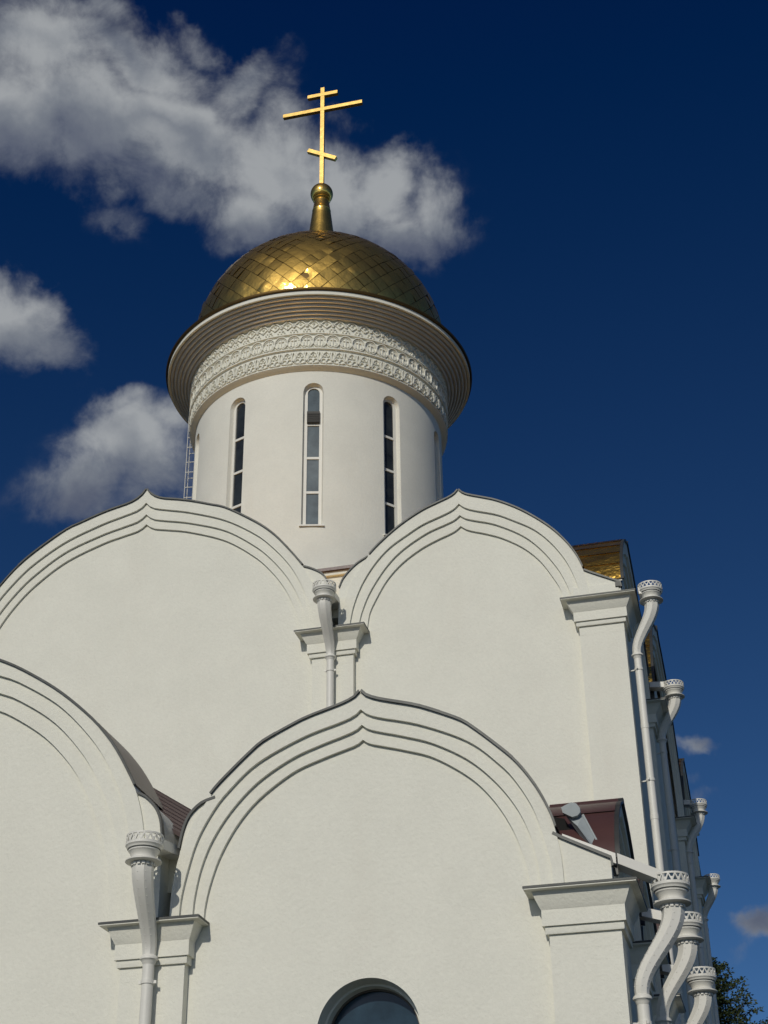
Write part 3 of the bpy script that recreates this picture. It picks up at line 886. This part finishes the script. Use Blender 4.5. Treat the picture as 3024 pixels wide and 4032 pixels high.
# ------------------------------------------------------------------ downpipes
def downpipe(label, fpos, ppos, zcol, zbot, gutter=None, beads=True):
    fx, fy, fz = fpos; px, py = ppos
    root = thing('downpipe', label, 'downpipe', (px, py, zbot), 'white downpipes with funnel heads')
    # funnel
    b = MB()
    N_ = 18
    prof = [(.285,-.165),(.31,-.17),(.315,-.185),(.30,-.20),(.29,-.21),(.285,-.235),(.262,-.245),(.258,-.275),(.24,-.285),(.222,-.33),(.208,-.345),(.205,-.385),(.222,-.395),(.285,-.425),(.30,-.435),(.30,-.45),(.27,-.462),(.19,-.47)]
    b.lathe(fpos, prof, 32)
    b.lathe(fpos, [(.285,-.165),(.27,-.25),(.05,-.30)], 32, 1, cap1=True)  # dark grey liner: interior shade and dirt put into the colour
    fo = b.build('funnel', [PAINT, FLASH], root, smooth=40)
    b = MB()
    for z0, z1 in ((0, -.03), (-.14, -.168)):
        b.lathe(fpos, [(.285, z0), (.308, z0), (.308, z1), (.285, z1), (.285, z0)], 32)
    for k in range(N_):
        a0, a1, a2 = (2*PI*(k+x)/N_ for x in (0, .5, 1))
        p = lambda a, z: (fx+.297*math.cos(a), fy+.297*math.sin(a), fz+z)
        b.bar(p(a0, -.145), p(a1, -.025), .020, .024, (math.cos(a1), math.sin(a1), 0))
        b.bar(p(a1, -.025), p(a2, -.145), .020, .024, (math.cos(a1), math.sin(a1), 0))
        b.bar(p(a0, -.145), p(a0, -.085), .03, .02, (math.cos(a0), math.sin(a0), 0))
    b.build('lattice_ring', PAINT, fo, smooth=40)
    # gooseneck: eight-sided, tapering
    b = MB()
    Z0, Z1 = fz-.46, zcol
    dirv_ = Vector((px-fx, py-fy, 0)); a_dir = math.atan2(dirv_.y, dirv_.x)
    rs = []; ctr = []
    nst = 26
    for i in range(nst+1):
        t_ = i/nst
        s_ = min(1, max(0, (t_-.06)/.88)); s_ = s_*s_*(3-2*s_)
        c = Vector((fx, fy, 0)).lerp(Vector((px, py, 0)), s_); c.z = Z0+(Z1-Z0)*t_
        ctr.append(c)
    for i, c in enumerate(ctr):
        t_ = i/nst
        tan = (ctr[min(i+1, nst)]-ctr[max(i-1, 0)]).normalized()
        e1 = Vector((math.cos(a_dir), math.sin(a_dir), 0)); e2 = Vector((-math.sin(a_dir), math.cos(a_dir), 0))
        e1 = (e1-tan*e1.dot(tan)*.75).normalized()
        rad = .190+( .108-.190)*t_
        rs.append([c+(e1*math.cos(2*PI*(k+.5)/8)+e2*math.sin(2*PI*(k+.5)/8))*rad for k in range(8)])
    b.rings(rs, True, 0, True, True)
    # scalloped lip and rivets
    for k in range(16):
        a = 2*PI*k/16
        q = Vector((fx+.196*math.cos(a), fy+.196*math.sin(a), fz-.475))
        b.bar(q, q+Vector((0, 0, -.05)), .05, .014, (math.cos(a), math.sin(a), 0))
    if beads:
        for i in range(3, nst-1, 2):
            for k in range(8):
                p = Vector(rs[i][k]); p2 = Vector(rs[i][(k+1) % 8]); c = ctr[i]
                q = p.lerp(p2, .22); n_ = (q-c).normalized()
                q = q+n_*.0
                t1 = (p2-p).normalized()*.013; t2 = n_.cross(t1)
                tip = q+n_*.012
                for x, y in ((t1, t2), (t2, -t1), (-t1, -t2), (-t2, t1)): b.face([q+x, q+y, tip])
    b.build('gooseneck', PAINT, root, smooth=20, merge=False)
    # pipe with collar
    b = MB()
    b.lathe((px, py, zcol), [(.10,.06),(.135,.03),(.15,.005),(.15,-.02),(.125,-.035),(.115,-.06),(.097,-.10)], 24)
    b.lathe((px, py, 0), [(.096, zcol+.02), (.096, zbot)], 24, cap1=True)
    z = zcol-1.9
    while z > zbot+.3:
        b.lathe((px, py, z), [(.096,.07),(.103,.065),(.103,-.065),(.096,-.07)], 24); z -= 2.3
    po = b.build('pipe', PAINT, root, smooth=40)
    dn = dirv_.normalized()
    sd = Vector((-dn.y, dn.x, 0))
    z = zcol-.38
    while z > zbot+.3:
        b = MB()
        b.lathe((px, py, z), [(.10,.035),(.112,.033),(.112,-.033),(.10,-.035)], 20)
        q = Vector((px, py, z))
        b.bar(q+dn*.09, q+dn*.26, .03, .03)
        for s_ in (-1, 1):
            b.bar(q+sd*.10*s_, q+sd*.15*s_, .035, .05)
        b.build('bracket', PAINT, po, smooth=30)
        z -= 2.9
    if gutter:
        gw = .15
        b = MB()
        pts = [Vector(q) for q in gutter]
        for p, q in zip(pts[:-1], pts[1:]):
            dd = (q-p); s_ = dd.cross(Vector((0, 0, 1))).normalized()*gw; up = Vector((0, 0, .17))
            b.strip([p-s_, q-s_], [p+s_, q+s_])
            for sg in (-1, 1):
                b.strip([p+s_*sg, q+s_*sg], [p+s_*sg+up, q+s_*sg+up]); b.strip([p+s_*sg*1.08, q+s_*sg*1.08], [p+s_*sg*1.08+up, q+s_*sg*1.08+up])
                b.strip([p+s_*sg+up, q+s_*sg+up], [p+s_*sg*1.08+up, q+s_*sg*1.08+up])
        b.build('gutter', PAINT, root, smooth=0)
    return root

downpipe('white downpipe between the two upper arches, its funnel under the drum', (-7.56, -.82, .16), (-7.57, -.17), -1.63, -8.3,
         [(-7.56, .6, .06), (-7.56, -.62, -.02)])
downpipe('lone white downpipe at the lower left, with a riveted gooseneck before a pilaster', (-7.42, -11.9, -10.29), (-7.47, -11.27), -12.15, GZ,
         [(-7.30, -10.2, -10.25), (-7.40, -11.72, -10.44)])
downpipe('white downpipe on the upper corner pilaster, just below the golden gable roof', (.72, .31, -.45), (.225, .42), -2.30, GZ,
         [(.44, .31, -.72), (.56, .31, -.73)])
downpipe('white downpipe behind the upper corner, half in shade, second in the upper row', (.75, 7.6, .014), (.25, 7.7), -1.69, GZ,
         [(-.6, 7.6, -.02), (.56, 7.6, -.14)])
downpipe('third white downpipe of the upper row along the shaded side, before small clouds', (.75, 17.95, .014), (.25, 17.9), -1.81, GZ,
         [(-.6, 17.95, -.02), (.56, 17.95, -.14)])
downpipe('smallest and farthest white downpipe at the back corner of the upper tier', (.72, 25.1, -.50), (.25, 25.4), -2.10, GZ,
         [(.44, 25.1, -.78), (.56, 25.1, -.79)])
downpipe('big white downpipe nearest at the lower right corner, with lattice funnel and riveted gooseneck', (1.0, -10.48, -11.28), (.41, -10.72), -13.2, GZ,
         [(-.62, -10.78, -10.74), (.20, -10.72, -11.12), (.84, -10.55, -11.40)])
downpipe('white downpipe partly hidden behind the big lower corner downpipe', (1.0, -6.98, -10.95), (.44, -7.0), -12.75, GZ,
         [(-.3, -6.95, -10.75), (.82, -6.97, -11.1)])
downpipe('lowest white downpipe at the right edge of the church, just before the tree', (1.0, -2.9, -10.92), (.44, -2.92), -12.7, GZ,
         [(-.3, -2.93, -10.75), (.82, -2.9, -11.1)])

# ------------------------------------------------------------------ loose zinc duct on the lower roof
du = thing('metal_duct', 'pale grey metal duct with rounded cap lying on the brown corner roof', 'duct', (-.45, -10.2, -10.3))
b = MB()
lf = [Vector((-.575, -10.48, -10.12)), Vector((-.19, -10.48, -10.80))]
rg = [Vector((-.386, -10.64, -10.36)), Vector((-.03, -10.64, -10.97))]
rt = [Vector((-.290, -10.52, -10.14)), Vector((.07, -10.52, -11.00))]
b.rings([[lf[0], rg[0], rt[0]], [lf[1], rg[1], rt[1]]], True, 0, True, True)
b.bar(rt[0]+Vector((0, -.012, 0)), rt[1]+Vector((0, -.012, 0)), .028, .03, (0, 1, 0))
b.build('chute', ZINC, du, smooth=0)
b = MB()
cc = Vector((-.455, -10.60, -10.07))
pl = [(-.19, .05), (-.12, .085), (0, .13), (.09, .10), (.15, .01), (.155, -.07), (.10, -.13), (.0, -.15), (-.07, -.11), (-.17, -.05)]
b.rings([[cc+Vector((x*.9, -.05, z*.9)) for x, z in pl], [cc+Vector((x*.9, .06, z*.9)) for x, z in pl]], True, 0, True, True)
b.build('cap', ZINC, du, smooth=0)
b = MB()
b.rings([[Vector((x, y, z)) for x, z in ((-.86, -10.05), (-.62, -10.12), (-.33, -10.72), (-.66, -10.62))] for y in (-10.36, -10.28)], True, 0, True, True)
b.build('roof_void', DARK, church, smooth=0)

# ------------------------------------------------------------------ trees beyond the church
def conifer(label, x, y, h, spread, seed):
    rg = random.Random(seed)
    root = thing('conifer_tree', label, 'tree', (x, y, GZ), 'trees behind the church')
    b = MB()
    b.tube([(x, y, GZ), (x+.1, y, GZ+h*.5), (x, y, GZ+h*.97)], [.35, .2, .03], 8)
    b.build('trunk', BARK, root)
    c = MB()
    zt = GZ+h
    nb_ = 0
    z = .35
    while z < h*.8:
        nlim = 5 if z > 2 else 4
        for k in range(nlim):
            a = rg.uniform(0, 2*PI)
            ln = min(spread, .35+z*.62)*rg.uniform(.65, 1.15)
            droop = rg.uniform(-.12, .28)
            p0_ = Vector((x, y, zt-z))
            dirn = Vector((math.cos(a), math.sin(a), 0))
            prev = p0_
            nseg = max(4, int(ln/.16))
            if z < 9: c.tube([p0_, p0_+dirn*ln*.55+Vector((0, 0, -ln*.10)), p0_+dirn*ln+Vector((0, 0, droop*ln))], [.03, .018, .006], 4, 1)
            for s_ in range(1, nseg+1):
                t_ = s_/nseg
                q = p0_+dirn*ln*t_+Vector((0, 0, (-.35*t_+(.35+droop)*t_*t_)*ln))
                wdt = .30*(1-.55*t_)*min(1, ln)
                for j in range(10 if z < 9 else 2):
                    o = q+Vector((rg.gauss(0, wdt*.7), rg.gauss(0, wdt*.7), rg.gauss(0, .10)))
                    l_ = rg.uniform(.10, .24)
                    d1 = (dirn*rg.uniform(.3, 1)+Vector((rg.gauss(0, .5), rg.gauss(0, .5), rg.gauss(.1, .4)))).normalized()
                    s2_ = d1.cross(Vector((rg.gauss(0, 1), rg.gauss(0, 1), rg.gauss(0, 1)))).normalized()*rg.uniform(.03, .07)
                    c.face([o-s2_*.5, o+d1*l_*.5-s2_, o+d1*l_, o+d1*l_*.5+s2_])
        z += .16+.02*z
    c.build('crown', [LEAF, BARK], root, smooth=0, merge=False, recalc=False)
conifer('dark green conifer whose crown rises beside the right edge of the church', -.30, 45.0, 21.9, 5.0, 11)
conifer('dark conifer showing only its tip in the bottom right corner', 3.0, 52.0, 19.6, 4.0, 5)
